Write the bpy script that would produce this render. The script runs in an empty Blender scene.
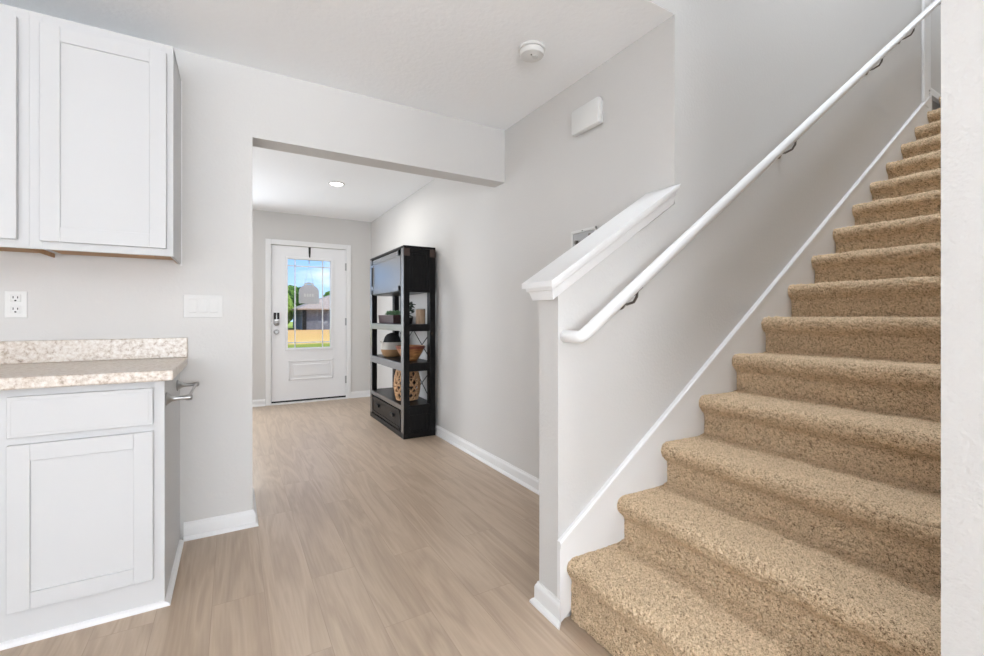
import bpy, bmesh, math, random
import numpy as np
from mathutils import Vector, Matrix, noise
random.seed(7)
S = bpy.context.scene
COL = S.collection
PI = math.pi

# ------------------------------------------------------------------ camera
CAM_H = 1.115
YAW = math.atan2(259.0, 444.0)
cd = bpy.data.cameras.new('camera'); cam = bpy.data.objects.new('camera', cd); COL.objects.link(cam)
cam.location = (0, 0, CAM_H); cam.rotation_euler = (PI/2, 0, -YAW)
cd.sensor_width = 36; cd.lens = 444.0/984*36
cd.shift_y = (317.0-328.0)/984
cd.clip_start = 0.02; cd.clip_end = 500
S.camera = cam

# ------------------------------------------------------------------ view, world, sun, large lights
S.view_settings.view_transform = 'Standard'; S.view_settings.look = 'None'
S.view_settings.exposure = 0.53; S.view_settings.gamma = 1; S.view_settings.use_curve_mapping = False
S.cycles.use_denoising = True
S.cycles.max_bounces = 14; S.cycles.diffuse_bounces = 10; S.cycles.glossy_bounces = 5; S.cycles.transparent_max_bounces = 12
S.cycles.sample_clamp_indirect = 6

W = bpy.data.worlds.new('sky'); S.world = W; W.use_nodes = True
nt = W.node_tree; nt.nodes.clear()
def N(t, typ, **k):
    n = t.nodes.new(typ)
    for a, b in k.items(): setattr(n, a, b)
    return n
wo = N(nt, 'ShaderNodeOutputWorld'); bg = N(nt, 'ShaderNodeBackground'); tc = N(nt, 'ShaderNodeTexCoord')
sx = N(nt, 'ShaderNodeSeparateXYZ'); r1 = N(nt, 'ShaderNodeValToRGB')
nt.links.new(tc.outputs['Generated'], sx.inputs[0]); nt.links.new(sx.outputs['Z'], r1.inputs[0])
r1.color_ramp.elements[0].position = 0.0; r1.color_ramp.elements[0].color = (.50, .72, 1.0, 1)
r1.color_ramp.elements[1].position = 0.22; r1.color_ramp.elements[1].color = (.10, .34, .86, 1)
mp = N(nt, 'ShaderNodeMapping'); mp.inputs['Scale'].default_value = (3, 3, 9)
cn = N(nt, 'ShaderNodeTexNoise'); cn.inputs['Scale'].default_value = 2.3; cn.inputs['Detail'].default_value = 6
r2 = N(nt, 'ShaderNodeValToRGB'); r2.color_ramp.elements[0].position = .50; r2.color_ramp.elements[1].position = .78
mx = N(nt, 'ShaderNodeMixRGB'); mx.inputs[2].default_value = (.95, .97, 1, 1)
nt.links.new(tc.outputs['Generated'], mp.inputs[0]); nt.links.new(mp.outputs[0], cn.inputs[0])
nt.links.new(cn.outputs[0], r2.inputs[0]); nt.links.new(r2.outputs[0], mx.inputs[0]); nt.links.new(r1.outputs[0], mx.inputs[1])
nt.links.new(mx.outputs[0], bg.inputs[0]); nt.links.new(bg.outputs[0], wo.inputs[0])
bg.inputs[1].default_value = 1.0

def light(name, kind, loc, rot, energy, color=(1, 1, 1), **k):
    l = bpy.data.lights.new(name, kind); l.energy = energy; l.color = color
    for a, b in k.items(): setattr(l, a, b)
    o = bpy.data.objects.new(name, l); COL.objects.link(o); o.location = loc; o.rotation_euler = rot
    return o
def aim(v):   # euler that sends a lamp's -Z along v
    return Vector(v).to_track_quat('-Z', 'Y').to_euler()
light('sun', 'SUN', (0, 0, 20), aim((-.75, .35, -.7)), 3.2, (1, .96, .88), angle=0.01)
DAY = (.92, .985, 1.068)
# added fill areas behind the camera, no openings there; then the front room window
light('fill_back', 'AREA', (-.9, -3.88, 1.30), aim((0, 1, 1.6)), 225, DAY, shape='RECTANGLE', size=2.3, size_y=2.0)  # added fill aimed upward to lift the ceiling, no door behind it
light('fill_left', 'AREA', (-3.25, -2.3, 1.45), aim((1, 0, 1.9)), 72, DAY, shape='RECTANGLE', size=2.0, size_y=1.3)  # added fill tilted up at the near ceiling, no window behind it
light('fill_back_right', 'AREA', (1.75, -3.88, 1.35), aim((-.15, 1, .6)), 110, DAY, shape='RECTANGLE', size=1.3, size_y=1.6)  # added fill to brighten the end panel of the base cabinet
light('daylight_front', 'AREA', (-.55, 6.12, 1.20), aim((.0, -1, -.05)), 30, DAY, shape='RECTANGLE', size=1.2, size_y=1.5)
light('daylight_front_left', 'AREA', (-3.25, 4.5, 1.45), aim((1, 0, .0)), 28, DAY, shape='RECTANGLE', size=1.5, size_y=1.4)
light('daylight_upstairs', 'AREA', (5.7, .75, 4.6), aim((-1, .1, -.3)), 8, DAY, shape='RECTANGLE', size=.7, size_y=.6)
light('stairwell_lamp', 'AREA', (2.2, .60, 5.15), aim((-.10, .42, -1)), 42, DAY, shape='RECTANGLE', size=.6, size_y=.5)

# ------------------------------------------------------------------ materials
def mat(name, col=(.5, .5, .5), rough=.6, metal=0, spec=.5, coat=0, emis=None, estr=0):
    m = bpy.data.materials.new(name); m.use_nodes = True
    b = m.node_tree.nodes['Principled BSDF']
    b.inputs['Base Color'].default_value = (*col, 1); b.inputs['Roughness'].default_value = rough
    b.inputs['Metallic'].default_value = metal; b.inputs['Specular IOR Level'].default_value = spec
    b.inputs['Coat Weight'].default_value = coat
    if emis: b.inputs['Emission Color'].default_value = (*emis, 1); b.inputs['Emission Strength'].default_value = estr
    return m
def bump(m, scale, dist, strength=1.0, detail=2, src=None):
    t = m.node_tree; b = t.nodes['Principled BSDF']
    tcn = N(t, 'ShaderNodeTexCoord'); n = N(t, 'ShaderNodeTexNoise'); n.inputs['Scale'].default_value = scale; n.inputs['Detail'].default_value = detail
    bp = N(t, 'ShaderNodeBump'); bp.inputs['Distance'].default_value = dist; bp.inputs['Strength'].default_value = strength
    t.links.new(tcn.outputs['Object'], n.inputs[0]); t.links.new(n.outputs[0], bp.inputs['Height']); t.links.new(bp.outputs[0], b.inputs['Normal'])
    return n
def speckle(m, scale, stops, detail=4, rough=.6, stretch=None, contrast=None):
    t = m.node_tree; b = t.nodes['Principled BSDF']
    tcn = N(t, 'ShaderNodeTexCoord'); n = N(t, 'ShaderNodeTexNoise'); n.inputs['Scale'].default_value = scale
    n.inputs['Detail'].default_value = detail; n.inputs['Roughness'].default_value = rough
    src = tcn.outputs['Object']
    if stretch:
        mp = N(t, 'ShaderNodeMapping'); mp.inputs['Scale'].default_value = stretch; t.links.new(src, mp.inputs[0]); src = mp.outputs[0]
    t.links.new(src, n.inputs[0]); r = N(t, 'ShaderNodeValToRGB'); e = r.color_ramp.elements
    while len(e) < len(stops): e.new(.5)
    for q, (p, c) in zip(e, stops): q.position = p; q.color = (*c, 1)
    t.links.new(n.outputs[0], r.inputs[0]); t.links.new(r.outputs[0], b.inputs['Base Color'])
    return r

WALL = mat('wall_paint', (.61, .60, .585), .75, spec=.25); bump(WALL, 85, .0022, .45, 2)
WALLN = mat('wall_paint_near', (.61, .60, .585), .7, spec=.3); bump(WALLN, 75, .0045, .55, 2)
CEIL = mat('ceiling_paint', (.90, .92, .94), .9, spec=.1)
bump(CEIL, 38, .004, .5, 4)
TRIM = mat('trim_paint', (.76, .76, .76), .45, spec=.35)
CAB = mat('cabinet_paint', (.56, .562, .565), .55, spec=.25)
DOORW = mat('door_paint', (.78, .785, .80), .32); 
PLY = mat('plywood', (.42, .24, .11), .6); speckle(PLY, 6, [(.3, (.34, .18, .08)), (.7, (.50, .30, .14))], stretch=(1, 8, 8))
BLOCKW = mat('pine_block', (.62, .36, .16), .6)
PLAST = mat('white_plastic', (.70, .70, .685), .35)
PLAST2 = mat('warm_white_plastic', (.62, .615, .60), .45)
DARK = mat('dark_slot', (.03, .03, .03), .6)
CHROME = mat('brushed_nickel', (.42, .42, .42), .32, 1)
BRONZE = mat('dark_nickel', (.20, .18, .16), .3, 1)
BLACKM = mat('black_metal', (.012, .012, .012), .4, .4)
GREYM = mat('galvanised', (.42, .42, .42), .5, .6)
LITLAMP = mat('lamp_lens', (1, 1, 1), .5, emis=(1, .98, .94), estr=9)

# floor planks (run along the hall)
FLOOR = mat('plank_floor', (.4, .3, .22), .38, spec=.45)
t = FLOOR.node_tree; b = t.nodes['Principled BSDF']
tcn = N(t, 'ShaderNodeTexCoord'); mpn = N(t, 'ShaderNodeMapping'); mpn.inputs['Rotation'].default_value = (0, 0, PI/2); mpn.inputs['Location'].default_value = (.35, .07, 0)
br = N(t, 'ShaderNodeTexBrick'); br.offset = .37; br.offset_frequency = 2
for k, v in dict(Scale=1.0).items(): br.inputs[k].default_value = v
br.inputs['Mortar Size'].default_value = .0011; br.inputs['Mortar Smooth'].default_value = .3; br.inputs['Brick Width'].default_value = 1.22; br.inputs['Row Height'].default_value = .18
br.inputs['Color1'].default_value = (0, 0, 0, 1); br.inputs['Color2'].default_value = (1, 1, 1, 1); br.inputs['Mortar'].default_value = (.5, .5, .5, 1); br.inputs['Bias'].default_value = 0
t.links.new(tcn.outputs['Object'], mpn.inputs[0]); t.links.new(mpn.outputs[0], br.inputs['Vector'])
# plank-dependent offset for the grain
sc = N(t, 'ShaderNodeVectorMath', operation='SCALE'); sc.inputs['Scale'].default_value = 17.0
ad = N(t, 'ShaderNodeVectorMath', operation='ADD')
t.links.new(br.outputs['Color'], sc.inputs[0]); t.links.new(sc.outputs[0], ad.inputs[0]); t.links.new(tcn.outputs['Object'], ad.inputs[1])
mg = N(t, 'ShaderNodeMapping'); mg.inputs['Scale'].default_value = (9, .9, 1); t.links.new(ad.outputs[0], mg.inputs[0])
wv = N(t, 'ShaderNodeTexNoise'); wv.inputs['Scale'].default_value = 1.1; wv.inputs['Detail'].default_value = 3; wv.inputs['Distortion'].default_value = .6
t.links.new(mg.outputs[0], wv.inputs[0])
ml = N(t, 'ShaderNodeMath', operation='MULTIPLY'); ml.inputs[1].default_value = 9.0
fr = N(t, 'ShaderNodeMath', operation='PINGPONG'); fr.inputs[1].default_value = 1.0
t.links.new(wv.outputs[0], ml.inputs[0]); t.links.new(ml.outputs[0], fr.inputs[0])
mf = N(t, 'ShaderNodeMapping'); mf.inputs['Scale'].default_value = (120, 5, 1); t.links.new(ad.outputs[0], mf.inputs[0])
fn = N(t, 'ShaderNodeTexNoise'); fn.inputs['Scale'].default_value = 1; fn.inputs['Detail'].default_value = 4; t.links.new(mf.outputs[0], fn.inputs[0])
mxg = N(t, 'ShaderNodeMixRGB'); mxg.inputs[0].default_value = .55; t.links.new(fr.outputs[0], mxg.inputs[1]); t.links.new(fn.outputs[0], mxg.inputs[2])
rp = N(t, 'ShaderNodeValToRGB'); rp.color_ramp.elements[0].position = .15; rp.color_ramp.elements[0].color = (.375, .283, .207, 1)
rp.color_ramp.elements[1].position = .75; rp.color_ramp.elements[1].color = (.49, .385, .29, 1)
t.links.new(mxg.outputs[0], rp.inputs[0])
hs = N(t, 'ShaderNodeHueSaturation'); mr = N(t, 'ShaderNodeMapRange'); mr.inputs[3].default_value = .96; mr.inputs[4].default_value = 1.04
t.links.new(br.outputs['Color'], mr.inputs[0]); t.links.new(mr.outputs[0], hs.inputs['Value']); t.links.new(rp.outputs[0], hs.inputs['Color'])
mo = N(t, 'ShaderNodeMixRGB'); mo.inputs[2].default_value = (.20, .13, .09, 1); mfac = N(t, 'ShaderNodeMath', operation='MULTIPLY'); mfac.inputs[1].default_value = .38
t.links.new(br.outputs['Fac'], mfac.inputs[0]); t.links.new(mfac.outputs[0], mo.inputs[0]); t.links.new(hs.outputs[0], mo.inputs[1]); t.links.new(mo.outputs[0], b.inputs['Base Color'])
bp = N(t, 'ShaderNodeBump'); bp.inputs['Distance'].default_value = .0006; bp.inputs['Strength'].default_value = .4; t.links.new(fn.outputs[0], bp.inputs['Height']); t.links.new(bp.outputs[0], b.inputs['Normal'])

# carpet
CARPET = mat('carpet', (.5, .4, .28), .95, spec=.05)
t = CARPET.node_tree; b = t.nodes['Principled BSDF']; 
at = N(t, 'ShaderNodeAttribute'); at.attribute_name = 'tuft'
rp = N(t, 'ShaderNodeValToRGB'); e = rp.color_ramp.elements
e[0].position = .15; e[0].color = (.19, .122, .070, 1); e[1].position = .85; e[1].color = (.88, .69, .475, 1)
q = e.new(.4); q.color = (.60, .447, .292, 1)
tcn = N(t, 'ShaderNodeTexCoord'); n1 = N(t, 'ShaderNodeTexNoise'); n1.inputs['Scale'].default_value = 300; n1.inputs['Detail'].default_value = 2
n1 = N(t, 'ShaderNodeTexVoronoi'); n1.inputs['Scale'].default_value = 400; n1.inputs['Randomness'].default_value = 1
t.links.new(tcn.outputs['Object'], n1.inputs['Vector'])
mm = N(t, 'ShaderNodeMixRGB'); mm.inputs[0].default_value = .5; t.links.new(at.outputs['Fac'], mm.inputs[1]); sv = N(t, 'ShaderNodeSeparateColor'); t.links.new(n1.outputs['Color'], sv.inputs[0]); t.links.new(sv.outputs[0], mm.inputs[2])
t.links.new(mm.outputs[0], rp.inputs[0]); t.links.new(rp.outputs[0], b.inputs['Base Color'])
bp = N(t, 'ShaderNodeBump'); bp.inputs['Distance'].default_value = .004; bp.inputs['Strength'].default_value = .7; bp.invert = True; t.links.new(n1.outputs['Distance'], bp.inputs['Height']); t.links.new(bp.outputs[0], b.inputs['Normal'])

# speckled laminate worktop
STONE = mat('speckled_laminate', (.6, .55, .5), .28, spec=.5)
r = speckle(STONE, 60, [(.28, (.20, .165, .14)), (.38, (.42, .34, .27)), (.48, (.58, .51, .44)), (.62, (.68, .64, .59))], detail=5, rough=.75)

def glass_mat(name, gloss=.10, tint=(1, 1, 1)):
    m = bpy.data.materials.new(name); m.use_nodes = True; t = m.node_tree; t.nodes.clear()
    o = N(t, 'ShaderNodeOutputMaterial'); a = N(t, 'ShaderNodeBsdfTransparent'); a.inputs[0].default_value = (*tint, 1)
    g = N(t, 'ShaderNodeBsdfGlossy'); g.inputs['Roughness'].default_value = .02; mi = N(t, 'ShaderNodeMixShader'); fr = N(t, 'ShaderNodeFresnel'); fr.inputs[0].default_value = 1.35
    t.links.new(fr.outputs[0], mi.inputs[0]); t.links.new(a.outputs[0], mi.inputs[1]); t.links.new(g.outputs[0], mi.inputs[2]); t.links.new(mi.outputs[0], o.inputs[0])
    return m
GLASS = glass_mat('door_glass')

# ------------------------------------------------------------------ mesh helpers
class MB:
    def __init__(s): s.bm = bmesh.new()
    def box(s, x0, x1, y0, y1, z0, z1, bev=0, M=None):
        r = bmesh.ops.create_cube(s.bm, size=1)['verts']
        for v in r:
            v.co = Vector(((x0+x1)/2+v.co.x*(x1-x0), (y0+y1)/2+v.co.y*(y1-y0), (z0+z1)/2+v.co.z*(z1-z0)))
        if bev:
            ed = list({e for v in r for e in v.link_edges})
            o = bmesh.ops.bevel(s.bm, geom=ed, offset=bev, segments=2, affect='EDGES', profile=.5)
            r = list({v for f in o['faces'] for v in f.verts} | {v for v in r if v.is_valid})
        if M:
            for v in r: v.co = M @ v.co
        return s
    def poly(s, pts, vec):       # closed prism from a planar outline
        a = [s.bm.verts.new(p) for p in pts]; v = Vector(vec); c = [s.bm.verts.new(Vector(p)+v) for p in pts]
        n = len(pts); s.bm.faces.new(a); s.bm.faces.new(c[::-1])
        for i in range(n): s.bm.faces.new((a[i], c[i], c[(i+1) % n], a[(i+1) % n]))
        return s
    def rings(s, rs, cap=True, close=True):
        vs = [[s.bm.verts.new(p) for p in r] for r in rs]
        for a, c in zip(vs, vs[1:]):
            n = len(a)
            for i in range(n if close else n-1):
                s.bm.faces.new((a[i], a[(i+1) % n], c[(i+1) % n], c[i]))
        if cap: s.bm.faces.new(vs[0][::-1]); s.bm.faces.new(vs[-1])
        return s
    def lathe(s, prof, M=Matrix(), seg=24, cap=True):     # prof: (r, z)
        return s.rings([[M @ Vector((max(r, 1e-4)*math.cos(2*PI*i/seg), max(r, 1e-4)*math.sin(2*PI*i/seg), z)) for i in range(seg)] for r, z in prof], cap)
    def tube(s, pts, r, seg=10, flat=1.0):
        pts = [Vector(p) for p in pts]; rr = r if isinstance(r, (list, tuple)) else [r]*len(pts); rs = []
        up = Vector((0, 0, 1)); up0 = None
        for i, p in enumerate(pts):
            d = (pts[min(i+1, len(pts)-1)]-pts[max(i-1, 0)]).normalized()
            if up0 is None: up0 = up if abs(d.z) < .95 else Vector((1, 0, 0))
            a = d.cross(up0).normalized(); c = a.cross(d).normalized(); up0 = c
            rs.append([p + (a*math.cos(2*PI*k/seg) + c*math.sin(2*PI*k/seg)*flat)*rr[i] for k in range(seg)])
        return s.rings(rs)
    def build(s, name, m, parent=None, smooth=False, loc=None):
        bmesh.ops.recalc_face_normals(s.bm, faces=s.bm.faces)
        me = bpy.data.meshes.new(name)
        if loc is not None:
            for v in s.bm.verts: v.co -= Vector(loc)
        s.bm.to_mesh(me); s.bm.free(); me.materials.append(m)
        if smooth:
            for p in me.polygons: p.use_smooth = True
            try: me.set_sharp_from_angle(angle=math.radians(smooth if smooth is not True else 40))
            except Exception: pass
        o = bpy.data.objects.new(name, me); COL.objects.link(o)
        if loc is not None: o.location = loc
        if parent:
            o.parent = parent
            o.location = Vector(o.location) - Vector(parent.location) if parent.parent is None and loc is None else o.location
        return o
def tag(o, label, cat, group=None, kind=None):
    o['label'] = label; o['category'] = cat
    if group: o['group'] = group
    if kind: o['kind'] = kind
    return o
def thing(name, label, cat, loc, group=None):
    o = bpy.data.objects.new(name, None); COL.objects.link(o); o.location = loc; o.empty_display_size = .05
    return tag(o, label, cat, group)
# parts are modelled in world coordinates; their object is offset by -parent.location (sub-parts sit under parts whose own offset already does it)
def sub(o, parent):              # a sub-part: cancel nothing, parent already carries the offset
    o.parent = parent; o.location = (0, 0, 0); return o
def struct(mb, name, m, label, cat, smooth=False):
    return tag(mb.build(name, m, None, smooth), label, cat, kind='structure')
def T(x, y, z): return Matrix.Translation((x, y, z))
def RX(a): return Matrix.Rotation(a, 4, 'X')
def RY(a): return Matrix.Rotation(a, 4, 'Y')
def RZ(a): return Matrix.Rotation(a, 4, 'Z')

# ------------------------------------------------------------------ key dimensions
X1 = 1.682; YF = 1.285; YB = 1.400; YK = 2.70; YKB = 2.845; YE = 6.26; CH = 2.450
Q = 1.013
XO = .09; HDR = 2.078; YN0, YN1 = .18, .30; XN = 1.166; TOP = 5.25
RUN, RISE, X0S, Z0S = .2515*1.013, .1752*1.013, 1.052*1.013, .048
def nose(k): return X0S+RUN*(k-1), Z0S+RISE*k
ZL = Z0S+RISE*16
XLFT = -3.3; YBK = -3.9; XRT = 2.6

# ------------------------------------------------------------------ shell
struct(MB().box(XLFT-.1, 6.1, YBK-.1, YE+.14, -.12, 0), 'floor', FLOOR, 'light oak plank floor running down the hall', 'floor')
c = MB().box(XLFT-.1, 1.45, YBK-.1, YE+.14, CH, CH+.12).box(1.45, X1+.1, YF+.001, YE+.14, CH, CH+.12).box(1.45, XRT+.1, YBK-.1, YN1, CH, CH+.12)
struct(c, 'ceiling', CEIL, 'white textured ceiling above kitchen and hall', 'ceiling')
# hall right wall
struct(MB().box(X1, X1+.12, YB, YE, 0, CH), 'wall_right', WALL, 'pale grey wall along right side of the hall', 'wall')
# entry wall, with hole for the door
ex0, ex1, ez = .395, 1.362, 2.06
struct(MB().box(XLFT-.1, ex0, YE, YE+.14, 0, CH).box(ex1, X1+.12, YE, YE+.14, 0, CH).box(ex0, ex1, YE, YE+.14, ez, CH), 'wall_far', WALL, 'grey wall around the front door', 'wall')
# kitchen wall with header over the hall opening
struct(MB().poly([(XLFT, YK, 0), (XO, YK, 0), (XO, YK, HDR), (X1, YK, HDR), (X1, YK, CH), (XLFT, YK, CH)], (0, YKB-YK, 0)).box(XO-.14, XO, YKB, 3.25, 0, CH), 'wall_kitchen', WALL, 'grey kitchen wall with dropped header over the hall opening', 'wall')
struct(MB().box(XLFT-.1, XLFT, YBK, YE, 0, CH), 'wall_left', WALL, 'grey outer wall left of kitchen and front room', 'wall')
struct(MB().box(XLFT-.1, XRT+.1, YBK-.1, YBK, 0, CH), 'wall_back', WALL, 'grey wall behind the camera', 'wall')
struct(MB().box(XRT, XRT+.1, YBK, YN0, 0, CH), 'wall_side', WALL, 'grey wall right of the camera', 'wall')
# stair wall: full-height beyond the half wall, and half wall stub
HW0 = 1.03
def hw_top(x): return 1.157 + .638*(x-.966)
struct(MB().poly([(X1, YF, 0), (4.67, YF, 0), (4.67, YF, TOP), (1.45, YF, TOP), (1.45, YF, CH+.003), (X1, YF, CH+.003)], (0, YB-YF, 0)).box(4.67, 6.1, YF+.035, YB, 0, TOP),
       'wall_stair', WALL, 'tall grey wall beside the carpeted stairs', 'wall')
struct(MB().poly([(HW0, YF, 0), (X1, YF, 0), (X1, YF, hw_top(X1)), (HW0, YF, hw_top(HW0))], (0, YB-YF, 0)), 'wall_half', WALL, 'low sloping half wall beside the first steps', 'wall')
struct(MB().box(XN, 6.1, YN0, YN1, 0, TOP), 'wall_near', WALLN, 'pale textured wall end at the right edge of the picture', 'wall')
struct(MB().box(6.0, 6.1, YN1, YF+.04, ZL, TOP), 'wall_landing', WALL, 'grey wall at the top of the stairs', 'wall')
struct(MB().box(1.33, 1.45, YN1, YF, CH+.12, TOP), 'wall_well', WALL, 'grey wall closing the stairwell above the ceiling', 'wall')
struct(MB().box(1.33, 6.1, YN0, YB, TOP, TOP+.1), 'ceiling_upper', CEIL, 'white ceiling over the stairwell', 'ceiling')

# baseboards (board with eased top + quarter-round shoe)
def baseboard(name, a, bb, n, label, h=.085, m0=0, m1=0, shoe=True):     # m0, m1: outside mitre at the first and last end
    a = Vector((*a, 0)); bb = Vector((*bb, 0)); n = Vector((*n, 0)); u = (bb-a).normalized()
    prof = [(0, 0), (.028, 0), (.027, .008), (.021, .016), (.014, .019), (.014, h-.022), (.012, h-.014), (.008, h-.008), (.006, h), (0, h)]
    if not shoe: prof = [(0, 0), (.014, 0)] + prof[5:]
    mb = MB(); mb.rings([[a+n*d-u*d*m0+Vector((0, 0, z)) for d, z in prof], [bb+n*d+u*d*m1+Vector((0, 0, z)) for d, z in prof]])
    return struct(mb, name, TRIM, label, 'baseboard')
baseboard('baseboard_right', (X1, YB), (X1, YE), (-1, 0), 'white baseboard along the right hall wall')
baseboard('baseboard_far_left', (XLFT, YE), (.350, YE), (0, -1), 'white baseboard left of the front door')
baseboard('baseboard_far_right', (1.398, YE), (X1, YE), (0, -1), 'white baseboard right of the front door')
baseboard('baseboard_kitchen', (-.213, YK), (XO, YK), (0, -1), 'white baseboard on kitchen wall beside the cabinet', m1=1)
baseboard('baseboard_opening', (XO, YK), (XO, 3.25), (1, 0), 'white baseboard round the kitchen wall end', m0=1)
baseboard('baseboard_hall_back', (XLFT, YKB), (XO-.14, YKB), (0, 1), 'white baseboard on hall side of the kitchen wall')
baseboard('baseboard_half', (HW0, YF-.017), (HW0, YB), (-1, 0), 'white baseboard at foot of the half wall end', m0=.9, m1=1)
baseboard('baseboard_half_back', (HW0, YB), (X1, YB), (0, 1), 'white baseboard on hall side of the half wall', m0=1)
baseboard('baseboard_landing', (4.73, YF+.035), (6.0, YF+.035), (0, -1), 'white baseboard on the upper landing').location.z = ZL

# stair skirt board with lighter bead on top
def sk(x): return CAM_H+Q*(.572+.695*(x/Q-1.4)-CAM_H)
mb = MB(); mb.poly([(HW0-.004, YF-.016, 0), (4.73, YF-.016, ZL-.5), (4.73, YF-.016, sk(4.73)), (HW0-.004, YF-.016, sk(HW0))], (0, .016, 0))
struct(mb, 'trim_1', TRIM, 'white skirt board rising beside the carpeted stairs', 'trim')
mb = MB()
def ring(x): return [(x, YF-.001, sk(x)+.005), (x, YF-.016, sk(x)+.005), (x, YF-.022, sk(x)-.001), (x, YF-.022, sk(x)-.018), (x, YF-.0165, sk(x)-.022), (x, YF-.001, sk(x)-.022)]
mb.rings([ring(HW0-.005), ring(4.659)])
struct(mb, 'trim_2', TRIM, 'thin white bead along the top of the stair skirt board', 'trim')
# half wall cap with moulding
mb = MB(); rs = []
for ins, dz in [(0, .0), (.0, -.020), (.010, -.024), (.013, -.040), (.020, -.046), (.028, -.078), (.030, -.085)]:
    x0, y0, y1 = .972+ins, YF-.036+ins, YB+.036-ins; x1 = X1-.004
    z = lambda x: hw_top(x)+.083+dz
    rs.append([(x0, y0, z(x0)), (x1-.012*(dz < -.01), y0, z(x1)), (x1-.012*(dz < -.01), y1, z(x1)), (x0, y1, z(x0))])
mb.rings(rs); struct(mb, 'trim_3', TRIM, 'white moulded cap on the sloping half wall', 'trim')
# casing at stair top
struct(MB().box(4.57, 4.67, YF-.018, YF, sk(4.57)-.02, TOP, .004).box(4.67, 4.73, YF-.012, YF+.035, ZL, TOP, .004), 'trim_4', TRIM, 'white upright casing on stair wall near the top', 'trim')

# ------------------------------------------------------------------ front door
dy = YE+.01                                   # room-side face of the leaf
mb = MB()
for (x0, x1, z0, z1) in [(.350, .413, 0, 2.100), (1.345, 1.398, 0, 2.100), (.413, 1.345, 2.035, 2.100)]:
    mb.box(x0, x1, YE-.018, YE, z0, z1, .004)
mb.box(.395, .418, YE, YE+.14, 0, 2.06).box(1.340, 1.362, YE, YE+.14, 0, 2.06).box(.418, 1.34, YE, YE+.14, 2.038, 2.06)
mb.box(.395, 1.362, YE-.03, YE+.14, 0, .018)
struct(mb, 'trim_5', TRIM, 'white casing and sill around the front door', 'door casing')
L0, L1, Z0, Z1 = .4215, 1.3365, .040, 2.032; g0, g1, gz0, gz1 = .600, 1.145, .703, 1.876
door = tag(bpy.data.objects.new('door_1', None), 'white front door with tall glazed panel at end of hall', 'door', kind='structure'); COL.objects.link(door); door.location = ((L0+L1)/2, dy, 0)
mb = MB()
for q in [(L0, g0, Z0, Z1), (g1, L1, Z0, Z1), (g0, g1, Z0, gz0), (g0, g1, gz1, Z1)]: mb.box(q[0], q[1], dy, dy+.044, q[2], q[3])
leaf = mb.build('door_leaf', DOORW, door)
# glazing frame
mb = MB(); w = .028
for q in [(g0-.022, g0+.010, gz0-.022, gz1+.022), (g1-.010, g1+.022, gz0-.022, gz1+.022), (g0, g1, gz0-.022, gz0+.010), (g0, g1, gz1-.010, gz1+.022)]:
    mb.box(q[0], q[1], dy-.011, dy+.055, q[2], q[3], .005)
mb.build('glazing_frame', DOORW, door)
mb = MB().box(g0, g1, dy+.018, dy+.024, gz0, gz1); pane = mb.build('pane', GLASS, door)
mb = MB()
for x in (.698, 1.038): mb.box(x-.006, x+.006, dy+.012, dy+.030, gz0, gz1)
for z in (1.780, .782): mb.box(g0, g1, dy+.012, dy+.030, z-.006, z+.006)
mb.build('muntin', DOORW, door)
# raised lower panel: groove frame and field
mb = MB(); px0, px1, pz0, pz1 = .620, 1.172, .295, .550
for q in [(px0, px1, pz1-.02, pz1), (px0, px1, pz0, pz0+.02), (px0, px0+.02, pz0, pz1), (px1-.02, px1, pz0, pz1)]: mb.box(q[0], q[1], dy-.009, dy+.002, q[2], q[3], .004)
mb.box(px0+.05, px1-.05, dy-.007, dy+.002, pz0+.05, pz1-.05, .005)
mb.build('raised_panel', DOORW, door)
# door sweep
MB().box(L0, L1, dy+.004, dy+.04, .018, .040).build('door_sweep', BLACKM, door)
# hinges
for z in (1.80, 1.05, .26):
    MB().lathe([(.007, -.05), (.007, .05)], T(L1+.004, dy-.006, z), 10).box(L1-.012, L1+.016, dy-.002, dy+.001, z-.05, z+.05).build('hinge', CHROME, door)
# keypad lock and knob
kx = .478
kp = MB().box(kx-.033, kx+.033, dy-.022, dy, 1.055, 1.170, .005).build('keypad_lock', CHROME, door)
sub(MB().box(kx-.033, kx-.004, dy-.027, dy-.021, 1.085, 1.170, .002).box(kx+.004, kx+.033, dy-.027, dy-.021, 1.085, 1.170, .002).build('keypad', BLACKM), kp)
MB().lathe([(.034, 0), (.034, .006), (.028, .016), (.020, .024), (.0, .025)], T(kx, dy, 1.035) @ RX(PI/2), 20).build('deadbolt_turn', CHROME, door, 50)
MB().lathe([(.033, 0), (.033, .008), (.014, .014), (.013, .035), (.026, .045), (.029, .058), (.022, .068), (0, .070)], T(kx, dy, .925) @ RX(PI/2), 20).build('door_knob', CHROME, door, 50)
MB().box(L0-.003, L0+.002, dy-.001, dy+.03, 1.05, 1.11).box(L0-.003, L0+.002, dy-.001, dy+.03, .895, .955).build('strike_plate', CHROME, door)
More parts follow.
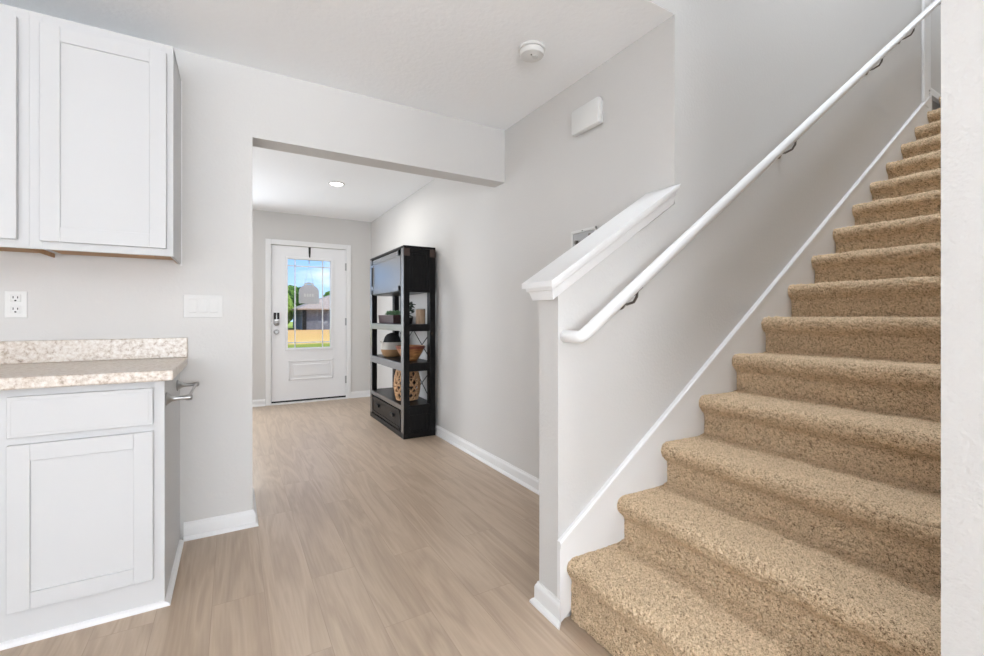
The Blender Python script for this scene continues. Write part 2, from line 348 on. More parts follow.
# over-door strap holding the sign outside
hang = thing('wreath_hanger', 'black metal hook strap hooked over top of the front door', 'hanger', (.873, dy-.003, 2.03))
mb = MB(); rs = []
for z, w in [(2.034, .014), (1.96, .013), (1.90, .008), (1.875, .004)]: rs.append([(.873-w, dy-.003, z), (.873+w, dy-.003, z), (.873+w, dy-.0012, z), (.873-w, dy-.0012, z)])
mb.rings(rs); mb.build('strap', BLACKM, hang)
MB().box(.860, .886, dy-.003, dy+.047, 2.0325, 2.0345).box(.867, .879, dy+.045, dy+.047, 1.82, 2.034).build('hook', GREYM, hang)
sg = thing('hanging_sign', 'grey round-topped sign hanging outside the front door glass', 'sign', (.873, dy+.075, 1.43))
SIGN = mat('sign_board', (.72, .71, .74), .7); SIGNL = mat('sign_letters', (.9, .9, .9), .7)
mb = MB(); cx = .875
out = [(cx-.125, 1.31), (cx-.118, 1.295), (cx+.122, 1.295), (cx+.127, 1.31), (cx+.125, 1.44)] + [(cx+.125*math.cos(a), 1.44+.105*math.sin(a)**.8 if math.sin(a) > 0 else 1.44) for a in [i*PI/12 for i in range(1, 12)]] + [(cx-.125, 1.44)]
mb.poly([(x, dy+.07, z) for x, z in out], (0, .012, 0)); mb.build('sign_panel', SIGN, sg)
mb = MB()
for i, x in enumerate((-.05, -.018, .014, .046)): mb.box(cx+x-.011, cx+x+.011, dy+.067, dy+.070, 1.385, 1.425, .002)
mb.build('lettering', SIGNL, sg)
MB().tube([(cx-.06, dy+.076, 1.53), (cx, dy+.062, 1.82), (cx+.06, dy+.076, 1.53)], .0022, 6).tube([(cx-.06+.12*i/6, dy+.068, 1.545+.02*math.sin(i*PI/6)) for i in range(7)], .012, 8).build('cord', SIGNL, sg)

# ------------------------------------------------------------------ bookcase
BX0, BX1, BY0, BY1, BH = 1.343, 1.652, 3.893, 5.03, 1.770
BW = mat('black_wood', (.018, .017, .017), .32, spec=.14); BW.node_tree.nodes['Principled BSDF'].inputs['Coat Roughness'].default_value = .18
speckle(BW, 14, [(.4, (.006, .006, .0065)), (.72, (.014, .013, .013)), (.85, (.04, .038, .036))], stretch=(4, 4, 1), detail=5)
COPPER = mat('brown_corner_metal', (.045, .026, .020), .5, .2)
BWF = mat('black_front_sheen', (.05, .05, .052), .30, coat=1.0); BWF.node_tree.nodes['Principled BSDF'].inputs['Coat IOR'].default_value = 2.0; BWF.node_tree.nodes['Principled BSDF'].inputs['Coat Roughness'].default_value = .25; BWF.node_tree.nodes['Principled BSDF'].inputs['Base Color'].default_value = (.04, .04, .042, 1)  # lighter base and strong coat imitate light glancing off the front
bk = thing('bookcase', 'tall black open bookcase standing against the right hall wall', 'bookcase', ((BX0+BX1)/2, (BY0+BY1)/2, 0))
pw = .055
for (x, y) in [(BX0, BY0), (BX1-pw, BY0), (BX0, BY1-.075), (BX1-pw, BY1-.075)]:
    MB().box(x, x+pw, y, y+.075, 0, BH-.02, .003).build('post', BW, bk)
MB().box(BX0-.004, BX1, BY0-.004, BY1+.004, BH-.022, BH, .003).build('top', BW, bk)
for (z0, z1) in [(.983, 1.047), (.613, .690), (.255, .300)]:
    MB().box(BX0+.002, BX1-.002, BY0+.002, BY1-.002, z0, z1, .003).build('shelf', BW, bk)
mb = MB(); fx0, fx1 = BX0-.0035, BX0+.001
for (a, c_) in [(BY0+.002, BY0+.072), (BY1-.072, BY1-.002)]: mb.box(fx0, fx1, a, c_, .05, BH-.023, .0008)
for (z0, z1) in [(.985, 1.045), (.615, .688), (.257, .298)]: mb.box(fx0, fx1, BY0+.072, BY1-.072, z0, z1, .0008)
mb.build('sheen_strips', BWF, bk)  # added strips that carry the painted front sheen over posts and shelf edges
# upper cupboard
MB().box(BX0+.010, BX1-.01, BY0+.012, BY1-.012, 1.352, BH-.022).build('cupboard', BW, bk)
cdoor = MB().box(BX0-.003, BX0+.012, BY0+.078, BY1-.078, 1.360, BH-.035, .002)
for q in [(BY0+.078, BY1-.078, BH-.085, BH-.035), (BY0+.078, BY1-.078, 1.36, 1.41), (BY0+.078, BY0+.14, 1.36, BH-.035), (BY1-.14, BY1-.078, 1.36, BH-.035)]:
    cdoor.box(BX0-.008, BX0-.002, q[0], q[1], q[2], q[3], .001)
cdo = cdoor.build('cupboard_door', BWF, bk)
sub(MB().box(BX0-.020, BX0-.008, BY1-.125, BY1-.112, 1.45, 1.66, .003).build('handle', BLACKM), cdo)
# side panels (recessed fields with rails)
def side_panel(z0, z1):
    mb = MB(); y = BY0
    mb.box(BX0+pw, BX1-pw, y+.010, y+.016, z0, z1)
    for q in [(BX0+pw, BX1-pw, z1-.05, z1), (BX0+pw, BX1-pw, z0, z0+.03)]: mb.box(q[0], q[1], y+.002, y+.016, q[2], q[3], .002)
    mb.box(BX0+pw, BX0+pw+.028, y+.004, y+.016, z0, z1, .002).box(BX1-pw-.028, BX1-pw, y+.004, y+.016, z0, z1, .002)
    return mb
side_panel(1.345, BH-.022).build('side_panel', BW, bk); side_panel(.0+.03, .262).build('side_panel', BW, bk)
# base
MB().box(BX0+.012, BX1-.012, BY0+.014, BY1-.012, .03, .256).build('base_cabinet', BW, bk)
MB().box(BX0-.004, BX1, BY0-.003, BY1+.003, .0, .05, .003).build('plinth', BW, bk)
dr = MB().box(BX0-.002, BX0+.012, BY0+.085, BY1-.085, .065, .245, .002)
for q in [(BY0+.085, BY1-.085, .215, .245), (BY0+.085, BY1-.085, .065, .09), (BY0+.085, BY0+.12, .065, .245), (BY1-.12, BY1-.085, .065, .245)]:
    dr.box(BX0-.007, BX0-.001, q[0], q[1], q[2], q[3], .001)
dro = dr.build('drawer', BW, bk)
for y in (BY0+.32, BY1-.32):
    sub(MB().box(BX0-.022, BX0-.002, y-.045, y+.045, .155, .185, .006).build('handle', BLACKM), dro)
for z in (BH-.095, ):
    for x in (BX0, BX1-pw): MB().box(x-.002, x+pw+.001, BY0-.004, BY0-.0005, z, BH-.022, .001).build('corner_plate', COPPER, bk)
# back cross braces
for (z0, z1) in [(.30, .613), (.69, .983)]:
    x = BX1-.012; mb = MB()
    for (ya, yb) in [(BY0+.07, (BY0+BY1)/2), ((BY0+BY1)/2, BY1-.07)]:
        mb.tube([(x, ya, z0), (x, yb, z1)], .0045, 6).tube([(x+.003, ya, z1), (x+.003, yb, z0)], .0045, 6)
    mb.build('cross_brace', BLACKM, bk)

# ---- things on the bookcase
LEAF = mat('succulent_green', (.17, .30, .17), .5); LEAFD = mat('dark_leaf', (.018, .045, .022), .5)
pl = thing('planter_box', 'dark brown trough planter of green succulents on bookcase shelf', 'planter', (1.47, 4.68, 1.048))
mb = MB(); bx = lambda e, z: [(1.41-e, 4.42-e, z), (1.53+e, 4.42-e, z), (1.53+e, 4.95+e, z), (1.41-e, 4.95+e, z)]
mb.rings([bx(-.008, 1.048), bx(0, 1.135), bx(-.010, 1.135), bx(-.014, 1.118)]); mb.build('box', mat('dark_brown_wood', (.05, .022, .025), .5), pl)
def leaf(mb, base, d, L, w):
    base = Vector(base); d = Vector(d).normalized(); sd = d.cross(Vector((0, 0, 1))).normalized()*w
    up = sd.cross(d).normalized()*w*.35
    prof = [(0, .25), (.3, .85), (.6, 1), (.85, .6), (1, .05)]
    mb.rings([[base+d*L*t_+sd*s_+Vector((0, 0, -L*.35*t_*t_)), base+d*L*t_+up*s_+Vector((0, 0, -L*.35*t_*t_)), base+d*L*t_-sd*s_+Vector((0, 0, -L*.35*t_*t_)), base+d*L*t_-up*s_+Vector((0, 0, -L*.35*t_*t_))] for t_, s_ in prof])
rd = random.Random(3)
for i in range(3):
    mb = MB(); cy = 4.48+i*.12
    for k in range(16):
        a = k*2.4; el = .3+.07*k
        leaf(mb, (1.47+.01*math.cos(a), cy+.01*math.sin(a), 1.128+.002*k), (math.cos(a), math.sin(a), el+.35), .068-.001*k, .015)
    mb.build('succulent', LEAF, pl)
pp = thing('leafy_plant', 'small dark leafy plant at near end of upper bookcase shelf', 'plant', (1.462, 4.11, 1.048))
MB().lathe([(.035, 0), (.045, .06), (.046, .062), (.041, .062), (.039, .05)], T(1.462, 4.11, 1.048), 20).build('pot', BLACKM, pp, 40)
mb = MB()
for k in range(60):
    a = rd.uniform(0, 2*PI); h = rd.uniform(.03, .16); r_ = rd.uniform(.005, .03)
    leaf(mb, (1.462+r_*math.cos(a), 4.11+r_*math.sin(a), 1.09+h), (.55*math.cos(a), math.sin(a), rd.uniform(-.2, .7)), rd.uniform(.035, .05), .017)
mb.build('foliage', LEAFD, pp)
mb = MB()
for k in range(6):
    a = k*1.1; mb.tube([(1.462, 4.11, 1.10), (1.462+.015*math.cos(a), 4.11+.02*math.sin(a), 1.18), (1.462+.025*math.cos(a), 4.11+.03*math.sin(a), 1.25)], .0025, 5)
mb.build('stem', LEAFD, pp)
WOODL = mat('pale_wood', (.52, .36, .24), .6); speckle(WOODL, 20, [(.35, (.45, .30, .19)), (.7, (.60, .43, .30))], stretch=(4, 4, .6))
cn = thing('candle_holder', 'pale wooden cylinder candle holder on upper bookcase shelf', 'candle holder', (1.594, 4.13, 1.048))
MB().lathe([(.046, 0), (.047, .004), (.047, .138), (.044, .141)], T(1.594, 4.13, 1.048), 24).build('holder', WOODL, cn, 40)
MB().lathe([(.047, 0), (.048, .006), (.036, .008), (.034, .003)], T(1.594, 4.13, 1.189), 24).build('rim', mat('grey_ceramic', (.45, .48, .45), .4), cn, 40)
# belly basket
WHITEW = mat('white_rope', (.72, .69, .64), .8); TANW = mat('tan_rope', (.50, .29, .14), .8)
for m_ in (WHITEW, TANW):
    t = m_.node_tree; w_ = N(t, 'ShaderNodeTexWave'); w_.bands_direction = 'Z'; w_.inputs['Scale'].default_value = 55; w_.inputs['Distortion'].default_value = 1
    tcn = N(t, 'ShaderNodeTexCoord'); t.links.new(tcn.outputs['Object'], w_.inputs[0]); bp = N(t, 'ShaderNodeBump'); bp.inputs['Distance'].default_value = .004; t.links.new(w_.outputs[0], bp.inputs['Height']); t.links.new(bp.outputs[0], t.nodes['Principled BSDF'].inputs['Normal'])
bs = thing('rope_basket', 'round basket with white top and tan base on middle shelf', 'basket', (1.49, 4.70, .691))
Mb = T(1.49, 4.70, .691)
MB().lathe([(.085, 0), (.102, .02), (.115, .05), (.120, .078)], Mb, 32).build('base_band', TANW, bs, 50)
MB().lathe([(.120, .078), (.122, .10), (.116, .14), (.112, .155), (.106, .155), (.110, .13), (.112, .09)], Mb, 32, cap=False).build('top_band', WHITEW, bs, 50)
for s_ in (-1, 1):
    MB().tube([(1.49+s_*(.112+.014*math.sin(a)), 4.70-.05*math.cos(a), .835+.03*math.sin(a)) for a in [i*PI/8 for i in range(9)]], .006, 6).build('handle', WHITEW, bs)
hat = MB().lathe([(.001, 0), (.098, .0), (.102, .008), (.090, .035), (.080, .075), (.055, .105), (.02, .118), (0, .12)], T(1.49, 4.70, .824), 28).build('black_hat', mat('black_felt', (.012, .012, .013), .9), None, 50)
tag(hat, 'rounded black item lying in the white and tan basket', 'hat')
# wooden bowl
BOWL = mat('orange_wood', (.30, .13, .05), .35); speckle(BOWL, 9, [(.3, (.16, .055, .025)), (.55, (.42, .19, .07)), (.75, (.62, .34, .15))], stretch=(1, 1, 4))
bo = thing('wooden_bowl', 'wide orange brown wooden bowl on middle bookcase shelf', 'bowl', (1.49, 4.13, .691))
Mb = T(1.49, 4.13, .691)
MB().lathe([(.062, 0), (.066, .006), (.088, .035), (.112, .075), (.130, .115), (.138, .145), (.133, .147), (.122, .115), (.098, .065), (.06, .02), (.0, .014)], Mb, 36).build('bowl_body', BOWL, bo, 50)
MB().lathe([(.1345, .118), (.1385, .122), (.1410, .142), (.1370, .146)], Mb, 36, cap=False).build('rim_band', mat('red_brown', (.20, .05, .03), .4), bo, 50)
# woven lantern
lt = thing('woven_lantern', 'tan woven open lattice lantern on lowest bookcase shelf', 'lantern', (1.475, 4.18, .301))
WICK = mat('wicker', (.50, .30, .16), .7)
mb = MB(); Rr = lambda z: .098+.024*math.sin(PI*min(1, max(0, z/.285)))
for k in range(14):
    for s_ in (-1, 1):
        pts = [(1.475+Rr(z)*math.cos(2*PI*k/12+s_*z*6.2), 4.18+Rr(z)*math.sin(2*PI*k/12+s_*z*6.2), .316+z) for z in [i*.285/14 for i in range(15)]]
        mb.tube(pts, .0095, 6)
for z in (.004, .072, .142, .212, .281):
    mb.tube([(1.475+Rr(z)*math.cos(a), 4.18+Rr(z)*math.sin(a), .316+z) for a in [i*PI/14 for i in range(29)]], .008 if .01 < z < .28 else .011, 6)
mb.build('lattice', WICK, lt, True)
MB().lathe([(.08, .0), (.092, .14), (.08, .275)], T(1.475, 4.18, .303), 20).build('inner_cup', mat('dark_inner', (.05, .03, .02), .8), lt, 50)

# ------------------------------------------------------------------ kitchen cabinets
def shaker(mb, x0, x1, z0, z1, y, fr=.058, rec=.007, th=.019):
    # door slab facing -y, front face at y
    mb.box(x0+fr-.004, x1-fr+.004, y+rec, y+th, z0+fr-.004, z1-fr+.004)
    mb.box(x0, x0+fr, y, y+th, z0, z1, .0018).box(x1-fr, x1, y, y+th, z0, z1, .0018)
    mb.box(x0+fr, x1-fr, y, y+th, z0, z0+fr, .0018).box(x0+fr, x1-fr, y, y+th, z1-fr, z1, .0018)
    # inner bead
    return mb
def base_unit(x0, x1, label, name='base_cabinet', side=False):
    yf, zt = 2.125, .872
    o = thing(name, label, 'cabinet', ((x0+x1)/2, 2.4, 0), 'white base cabinets')
    mb = MB().box(x0, x1, yf+.018, YK-.002, 0, zt); mb.build('carcass', CAB, o)
    mb = MB()
    for q in [(x0, x0+.040, 0, zt), (x1-.040, x1, 0, zt), (x0+.04, x1-.04, zt-.028, zt), (x0+.04, x1-.04, .655, .73), (x0+.04, x1-.04, 0, .115)]:
        mb.box(q[0], q[1], yf, yf+.018, q[2], q[3])
    mb.build('face_frame', CAB, o)
    mb = MB().box(x0+.034, x1-.028, yf-.019, yf-.001, .705, .845, .003); 
    mb.box(x0+.046, x1-.040, yf-.0205, yf-.018, .717, .833, .001); mb.build('drawer', CAB, o)
    shaker(MB(), x0+.034, x1-.028, .115, .680, yf-.019).build('door', CAB, o)
    prof = [(0, 0), (.016, 0), (.015, .007), (.010, .014), (0, .018)]
    mb = MB(); mb.rings([[(x0, yf-d, z) for d, z in prof], [(x1+(d*1.6 if side else 0), yf-d, z) for d, z in prof]])
    if side: mb.rings([[(x1+d*1.6, yf-d, z) for d, z in prof], [(x1+d*1.6, YK-.03, z) for d, z in prof]])
    mb.build('shoe_moulding', TRIM, o)
    if side: MB().box(x1-.001, x1+.006, yf-.001, YK-.002, 0, zt).build('side_panel', CAB, o)
    return o
CX = -.235
base_unit(-.692, CX, 'white base cabinet at end of the run beside the hall', side=True)
base_unit(-1.60, -.692, 'white base cabinet cut off by left edge of the photo')
ct = thing('countertop', 'speckled beige laminate worktop with upstand on white base cabinets', 'countertop', (-.9, 2.4, .873))
MB().box(-1.62, -.197, 2.070, YK-.001, .873, .914, .006).build('worktop', STONE, ct)
MB().box(-1.62, -.197, YK-.020, YK-.001, .914, 1.012, .003).build('backsplash', STONE, ct)

def upper_unit(x0, x1, doors, label, side=False):
    yf, z0, z1 = 2.36, 1.378, 2.288
    o = thing('wall_cabinet', label, 'cabinet', ((x0+x1)/2, 2.5, z0), 'white wall cabinets')
    mb = MB().box(x0, x0+.012, yf+.018, YK-.002, z0+.019, z1).box(x1-.012, x1, yf+.018, YK-.002, z0+(0 if side else .019), z1).box(x0, x1, yf+.018, YK-.002, z1-.015, z1).box(x0, x1, YK-.012, YK-.002, z0+.02, z1)
    mb.build('carcass', CAB, o)
    MB().box(x0+.012, x1-.012, yf+.018, YK-.012, z0+.018, z0+.03).build('underside', PLY, o)
    MB().box(x0+.012, x1-.012, yf+.018, yf+.022, z0+.001, z0+.03).box(x1-.016, x1-.012, yf+.022, YK-.012, z0+.001, z0+.019).build('inner_rail', PLY, o)
    mb = MB()
    for q in [(x0, x0+.036, z0, z1), (x1-.036, x1, z0, z1), (x0+.036, x1-.036, z0, z0+.04), (x0+.036, x1-.036, z1-.05, z1)]: mb.box(q[0], q[1], yf, yf+.018, q[2], q[3], .001)
    mb.build('face_frame', CAB, o)
    for a, bb in doors: shaker(MB(), a, bb, 1.408, 2.246, yf-.020).build('door', CAB, o)
    if side:
        MB().box(x1-.004, x1+.004, YK-.012, YK-.001, z0-.006, z1+.002).build('scribe_moulding', TRIM, o)
        MB().box(x1-.125, x1-.075, yf+.022, yf+.06, z0+.001, z0+.02).build('corner_block', BLOCKW, o)
    return o
upper_unit(-.673, -.2235, [(-.640, -.247)], 'white wall cabinet nearest the hall, single shaker door', side=True)
upper_unit(-1.58, -.673, [(-1.12, -.703), (-1.55, -1.13)], 'white wall cabinet cut off by left edge of the photo')

# hand towel bar on cabinet side
tb = thing('towel_bar', 'small nickel towel bar on the end of base cabinet', 'towel bar', (CX+.006, 2.42, .79))
ya, yb, zb, xw = 2.158, 2.56, .792, CX+.0065
for y in (ya, yb):
    MB().lathe([(.026, 0), (.027, .004), (.020, .010), (.012, .020), (.0085, .035), (.0085, .062), (.0115, .068), (.0115, .084), (.008, .087)], T(xw, y, zb) @ RY(PI/2), 20).build('post', CHROME, tb, 50)
MB().tube([(xw+.075, ya, zb), (xw+.075, yb, zb)], .0055, 10).build('bar', CHROME, tb, 50)

# ------------------------------------------------------------------ wall plates
op = thing('wall_outlet', 'white double power outlet above the worktop', 'outlet', (-.811, YK, 1.17))
MB().box(-.846, -.776, YK-.006, YK, 1.112, 1.226, .002).build('cover_plate', PLAST, op)
for z in (1.196, 1.147):
    rc = MB().box(-.828, -.794, YK-.009, YK-.004, z-.017, z+.017, .003).build('receptacle', PLAST, op)
    sub(MB().box(-.8195, -.8165, YK-.0098, YK-.0085, z-.001, z+.009).box(-.8055, -.8025, YK-.0098, YK-.0085, z-.001, z+.008).lathe([(.0035, 0), (.0035, .001)], T(-.811, YK-.0088, z-.010) @ RX(PI/2), 10).build('slot', DARK), rc)
sp = thing('light_switch', 'wide three rocker light switch plate by the hall opening', 'light switch', (-.13, YK, 1.17))
MB().box(-.2145, -.0455, YK-.006, YK, 1.112, 1.228, .002).build('cover_plate', PLAST2, sp)
for x in (-.176, -.130, -.084):
    MB().rings([[(x-.0165, YK-.0062, 1.138), (x+.0165, YK-.0062, 1.138), (x+.0165, YK-.0062, 1.203), (x-.0165, YK-.0062, 1.203)],
                [(x-.0165, YK-.0125, 1.139), (x+.0165, YK-.0125, 1.139), (x+.0165, YK-.0075, 1.202), (x-.0165, YK-.0075, 1.202)]]).build('rocker', PLAST2, sp)

# door chime, smoke alarm, recessed light, open wall box
cb = thing('door_chime', 'white rounded door chime box high on the hall wall', 'door chime', (X1, 1.825, 2.195))
MB().box(X1-.012, X1, 1.722, 1.918, 2.138, 2.254).build('backplate', PLAST, cb)
MB().box(X1-.048, X1-.010, 1.710, 1.928, 2.126, 2.266, .014).build('cover', PLAST, cb, 40)
sm = thing('smoke_alarm', 'round white smoke alarm on ceiling near the stairs', 'smoke alarm', (1.284, 1.807, CH))
Ms = T(1.284, 1.807, CH) @ RX(PI)
MB().lathe([(.067, 0), (.067, .010), (.064, .013)], Ms, 32).build('base', PLAST, sm, 40)
MB().lathe([(.057, .013), (.058, .017), (.062, .018), (.062, .028), (.056, .038), (.036, .044), (.0, .045)], Ms, 32).build('cover', PLAST, sm, 40)
MB().lathe([(.014, .0445), (.014, .048), (.0, .0485)], Ms @ T(.012, .012, 0), 16).build('test_button', PLAST2, sm, 40)
MB().lathe([(.0035, .045), (.0035, .0475)], Ms @ T(-.018, .02, 0), 8).build('indicator', DARK, sm)
def can(x, y, label, energy):
    o = thing('recessed_light', label, 'ceiling light', (x, y, CH), 'recessed ceiling lights')
    MB().lathe([(.078, 0), (.078, .004), (.064, .009), (.060, .002)], T(x, y, CH) @ RX(PI), 28, cap=False).build('trim_ring', PLAST, o, 40)
    MB().lathe([(.062, .0035), (.0, .0035)], T(x, y, CH) @ RX(PI), 28, cap=False).build('lens', LITLAMP, o)
    l = light('bulb', 'AREA', (x, y, CH-.012), (0, 0, 0), energy, (1, .96, .90), shape='DISK', size=.11); l.parent = o; l.location = (0, 0, -.012)
    return o
can(.895, 4.62, 'glowing round recessed light in the hall ceiling', 8)
wb = thing('wall_box', 'open grey utility box with white frame half hidden by cap', 'utility box', (X1, 1.855, 1.495))
mb = MB()
for q in [(1.770, 1.970, 1.587, 1.602), (1.770, 1.970, 1.417, 1.432), (1.770, 1.778, 1.417, 1.602), (1.957, 1.970, 1.417, 1.602)]: mb.box(X1-.008, X1, q[0], q[1], q[2], q[3], .001)
mb.build('frame', PLAST, wb)
MB().box(X1-.003, X1-.0005, 1.778, 1.957, 1.432, 1.587).build('back_panel', GREYM, wb)
MB().lathe([(.012, 0), (.012, .012), (.005, .014)], T(X1-.003, 1.925, 1.535) @ RY(-PI/2), 12).build('valve', BRONZE, wb)
MB().lathe([(.009, 0), (.009, .01)], T(X1-.003, 1.815, 1.562) @ RY(-PI/2), 12).build('valve', BRONZE, wb)
MB().lathe([(.0035, 0), (.0035, .003)], T(X1-.0075, 1.875, 1.594) @ RY(-PI/2), 8).build('screw', DARK, wb)

# ------------------------------------------------------------------ staircase (carpeted steps)
NP = 4096
rng = np.random.RandomState(5)
def step(k, parent, cell):
    xn, zt = nose(k); xn -= .004*(k < 3); zb = zt-RISE if k > 1 else 0.0
    # profile (x,z) from bottom of riser up, round the nose, back along tread to next riser
    rx = xn+.036                                         # riser plane
    P = [(rx, zb-.0), (rx+.001, zt-.10), (rx-.002, zt-.080), (xn+.016, zt-.070), (xn+.003, zt-.058), (xn-.005, zt-.038), (xn-.002, zt-.018), (xn+.012, zt-.004), (xn+.032, zt), (xn+.15, zt-.004), (rx+RUN-.03, zt-.004), (rx+RUN+.01, zt+.006)]
    if k == 1: P[0] = (xn+.016, .004); P[1] = (xn+.018, zt-.11); P[2] = (xn+.020, zt-.088)
    P = np.array(P); # resample with corner smoothing
    d = np.r_[0, np.cumsum(np.linalg.norm(np.diff(P, axis=0), axis=1))]
    n = max(8, int(d[-1]/cell)); s = np.linspace(0, d[-1], n)
    px = np.interp(s, d, P[:, 0]); pz = np.interp(s, d, P[:, 1])
    for _ in range(max(2, int((.008/cell)**2*3))):
        px[1:-1] = (px[:-2]+2*px[1:-1]+px[2:])/4; pz[1:-1] = (pz[:-2]+2*pz[1:-1]+pz[2:])/4
    tx = np.gradient(px); tz = np.gradient(pz); L = np.hypot(tx, tz); nx, nz = -tz/L, tx/L
    ya, yb = YF-.0165, YN1+.0
    m = int((ya-yb)/cell); yy = np.linspace(yb+.001, ya, m)
    def smooth(a, it):
        for _ in range(it):
            a = (a+np.roll(a, 1, 0)+np.roll(a, -1, 0)+np.roll(a, 1, 1)+np.roll(a, -1, 1))/5
        return a
    w = rng.randn(n, m); fine = w+smooth(w, 1); fine /= fine.std()
    w2 = smooth(rng.randn(n, m), 4); w2 /= w2.std()
    w3 = smooth(rng.randn(max(6, n//6), max(6, m//6)), 4); w3 /= w3.std(); w3 = np.kron(w3, np.ones((6, 6))); w3 = np.pad(w3, ((0, max(0, n-w3.shape[0])), (0, max(0, m-w3.shape[1]))), 'edge')[:n, :m]; w3 = smooth(w3, 8)
    disp = .0022*np.clip(fine, -2.2, 2.2)+.0009*w2+.0009*w3
    e = np.minimum(1, np.arange(m)[::-1]/3.)[None, :]; disp = disp*(.35+.65*e)
    X = px[:, None]+nx[:, None]*disp; Z = pz[:, None]+nz[:, None]*disp
    jit = rng.randn(n, m)*cell*.18; Y = yy[None, :]+jit; Y[:, 0] = yy[0]; Y[:, -1] = yy[-1]
    if k == 1: Z = np.maximum(Z, .001)
    V = np.stack([X, Y, Z], -1).reshape(-1, 3)
    idx = np.arange(n*m).reshape(n, m)
    F = np.stack([idx[:-1, :-1], idx[1:, :-1], idx[1:, 1:], idx[:-1, 1:]], -1).reshape(-1, 4).tolist()
    # closing: underside and both ends
    base = len(V); zc = zb-.001 if k > 1 else 0.0
    ex = np.array([(px[-1], yy[0], zb), (px[-1], yy[-1], zb)]); V = np.vstack([V, ex])
    F.append([base, base+1, int(idx[-1, -1]), int(idx[-1, 0])] if False else [int(idx[-1, 0]), int(idx[-1, -1]), base+1, base])
    F.append([base, base+1, int(idx[0, -1]), int(idx[0, 0])])
    F.append([int(i) for i in idx[:, 0]][::-1]+[base]); F.append([int(i) for i in idx[:, -1]]+[base+1])
    loc = Vector(parent.location)
    me = bpy.data.meshes.new('carpeted_step'); me.from_pydata((V-np.array(loc)).tolist(), [], F); me.update()
    tuft = np.clip(.52+.24*w+.05*w2, 0, 1).reshape(-1); tuft = np.r_[tuft, [.5, .5]]
    a = me.attributes.new('tuft', 'FLOAT', 'POINT'); a.data.foreach_set('value', tuft.astype(np.float32))
    me.materials.append(CARPET)
    for p in me.polygons: p.use_smooth = len(p.vertices) == 4
    o = bpy.data.objects.new('carpeted_step', me); COL.objects.link(o); o.parent = parent
    return o
st = thing('staircase', 'tan carpeted staircase climbing to the right behind the near wall', 'stairs', (1.03, (YF+YN1)/2, 0))
for k in range(1, 16): step(k, st, .0036 if k < 4 else (.0044 if k < 8 else .0065))
step(16, st, .0075)
mb = MB().box(nose(16)[0]+.28, 6.0, YN1, YF+.035, ZL-.12, ZL-.002)
struct(mb, 'floor_upper', CARPET, 'tan carpeted landing at the stair top', 'floor')

# ------------------------------------------------------------------ handrail
def rail_z(x): return CAM_H+Q*(1.889+.695*(x/Q-2.267)-CAM_H)
ry = 1.200; rr = .0225
hr = thing('handrail', 'round white handrail climbing along the stair wall', 'handrail', (1.05, YF, 1.04))
mb = MB()
pts = [(1.062, YF-.001, rail_z(1.066)), (1.062, ry+.02, rail_z(1.066)), (1.066, ry+.006, rail_z(1.066)), (1.080, ry, rail_z(1.066)+.008), (1.30, ry, rail_z(1.30)), (3.0, ry, rail_z(3.0)), (4.95, ry, rail_z(4.95))]
mb.tube(pts, rr, 20); mb.build('rail', TRIM, hr, 60)
for x in (1.35, 2.53, 3.60, 4.13, 4.86):
    zc = rail_z(x)-rr*1.15; m_ = BRONZE
    wl = YF if x < 4.67 else YF+.035
    mb = MB().lathe([(.026, 0), (.026, .003), (.016, .010), (.009, .014)], T(x, wl, zc-.045) @ RX(PI/2), 18)
    mb.tube([(x, wl-.006, zc-.045), (x, wl-.035, zc-.050), (x, ry+.016, zc-.042), (x, ry+.002, zc-.022), (x, ry, zc-.002)], .0055, 8)
    mb.box(-.030, .030, -.008, .008, -.0015, .0015, M=T(x, ry, zc-.001) @ RY(-math.atan(.695)))
    mb.build('bracket', m_, hr, 40)

# ------------------------------------------------------------------ outdoors seen through the door glass
GR = mat('grass', (.3, .3, .1), .95, spec=.05)
t = GR.node_tree; b = t.nodes['Principled BSDF']; tcn = N(t, 'ShaderNodeTexCoord'); sx = N(t, 'ShaderNodeSeparateXYZ'); t.links.new(tcn.outputs['Object'], sx.inputs[0])
nn = N(t, 'ShaderNodeTexNoise'); nn.inputs['Scale'].default_value = .7; nn.inputs['Detail'].default_value = 6; t.links.new(tcn.outputs['Object'], nn.inputs[0])
m1 = N(t, 'ShaderNodeMath', operation='MULTIPLY_ADD'); m1.inputs[1].default_value = 5.0; t.links.new(nn.outputs[0], m1.inputs[0]); t.links.new(sx.outputs['Y'], m1.inputs[2])
rp = N(t, 'ShaderNodeValToRGB'); e = rp.color_ramp.elements; mr = N(t, 'ShaderNodeMapRange'); mr.inputs[1].default_value = 0; mr.inputs[2].default_value = 100
t.links.new(m1.outputs[0], mr.inputs[0]); t.links.new(mr.outputs[0], rp.inputs[0])
e[0].position = .29; e[0].color = (.30, .33, .05, 1); e[1].position = .32; e[1].color = (.80, .50, .17, 1)
for p_, c_ in [(.40, (.78, .45, .14)), (.62, (.74, .42, .16)), (.66, (.30, .26, .07)), (.72, (.42, .48, .09))]: q = e.new(p_); q.color = (*c_, 1)
t.links.new(rp.outputs[0], b.inputs['Base Color'])
mb = MB().box(-60, 90, YE+.14, 160, -.7, -.45); struct(mb, 'ground', GR, 'dry yellow lawn outside the front door', 'lawn')
struct(MB().box(-.6, 2.4, YE+.14, YE+1.5, -.45, -.03), 'porch', mat('concrete', (.55, .53, .50), .8), 'pale concrete porch step outside the door', 'porch')
BRK = mat('grey_brick', (.12, .13, .15), .8)
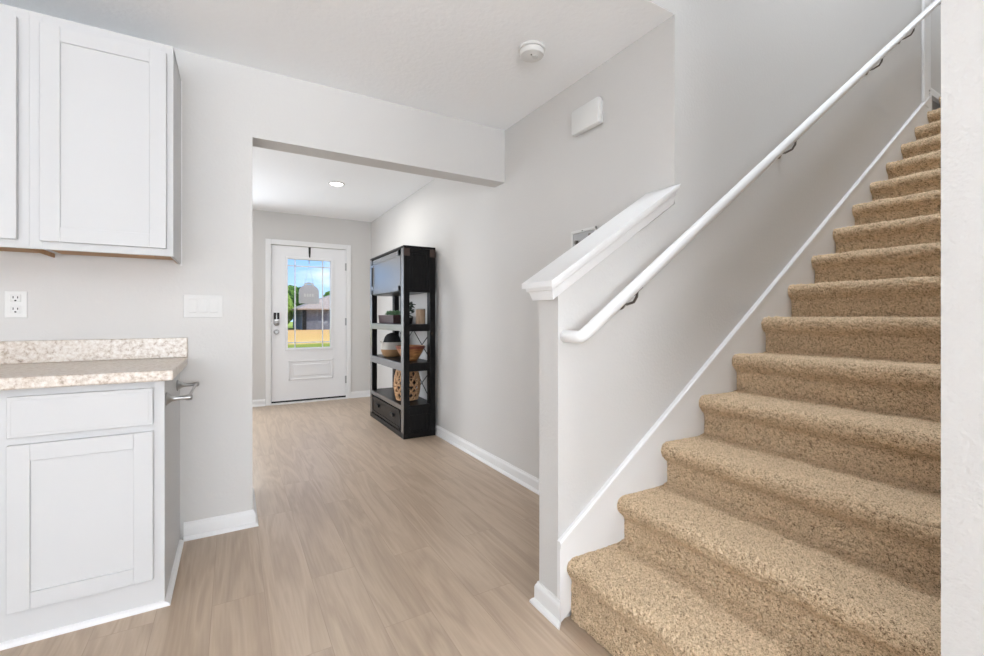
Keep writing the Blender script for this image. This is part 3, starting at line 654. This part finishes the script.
t = BRK.node_tree; bk_ = N(t, 'ShaderNodeTexBrick'); bk_.inputs['Scale'].default_value = 3.0; bk_.inputs['Color1'].default_value = (.12, .135, .16, 1); bk_.inputs['Color2'].default_value = (.19, .20, .23, 1); bk_.inputs['Mortar'].default_value = (.24, .24, .25, 1)
tcn = N(t, 'ShaderNodeTexCoord'); mpp = N(t, 'ShaderNodeMapping'); mpp.inputs['Rotation'].default_value = (PI/2, 0, 0); t.links.new(tcn.outputs['Object'], mpp.inputs[0]); t.links.new(mpp.outputs[0], bk_.inputs[0]); t.links.new(bk_.outputs[0], t.nodes['Principled BSDF'].inputs['Base Color'])
SHN = mat('brown_shingle', (.30, .22, .17), .9); speckle(SHN, 4, [(.3, (.38, .28, .21)), (.7, (.52, .40, .31))])
HX, HY = 7.35, 58.0
hs_ = thing('neighbour_house', 'grey brick house with brown hip roof seen through the door glass', 'house', (HX+6, HY+4, -.45))
MB().box(HX, HX+14, HY, HY+10.4, -.45, 2.1).build('wall', BRK, hs_)
MB().box(HX-.1, HX+.35, HY-.15, HY+.05, -.45, 2.1).build('corner_board', BLACKM, hs_)
rf = lambda z: [(HX-.7, HY-.7, z), (HX+14.7, HY-.7, z), (HX+14.7, HY+11.1, z), (HX-.7, HY+11.1, z)]
mb = MB(); mb.rings([rf(2.0), rf(2.15), [(HX+5.2, HY+5.1, 4.6), (HX+8.9, HY+5.1, 4.6), (HX+8.9, HY+5.3, 4.6), (HX+5.2, HY+5.3, 4.6)]])
mb.build('roof', SHN, hs_)
TREEM = [mat('tree_leaf', (.24, .36, .07), .9, spec=.1), mat('tree_leaf_dark', (.13, .24, .05), .9, spec=.1)]
for m_ in TREEM: bump(m_, 3, .5, 1)
BARK = mat('bark', (.12, .08, .05), .9)
def tree(x, y, h, r, m_, label, seed):
    o = thing('tree', label, 'tree', (x, y, -.45), 'trees beyond the lawn'); rd = random.Random(seed)
    MB().tube([(x, y, -.45), (x+.1, y, h*.3), (x, y, h*.65)], [.16, .12, .07], 8).build('trunk', BARK, o)
    mb = MB()
    for i in range(13):
        cx_, cy_, cz_ = x+rd.uniform(-1, 1)*r*.6, y+rd.uniform(-1, 1)*r*.6, h*rd.uniform(.10, .78); q = r*rd.uniform(.42, .62)
        vs = bmesh.ops.create_icosphere(mb.bm, subdivisions=3, radius=q)['verts']
        for v in vs:
            d_ = v.co.normalized(); v.co = v.co*(1+.35*noise.noise(d_*3.1+Vector((seed, i, 0)))+.16*noise.noise(d_*9+Vector((i, seed, 0)))) + Vector((cx_, cy_, cz_))
    mb.build('crown', m_, o); return o
tree(4.7, 63, 6.6, 2.0, TREEM[0], 'bushy green tree at left edge of the door glass', 1)
tree(8.2, 75.5, 6.8, 2.9, TREEM[1], 'darker green tree behind left corner of the grey brick house', 2)
tree(14.5, 77, 5.4, 2.2, TREEM[0], 'light green tree behind the brown roof of the brick house', 3)
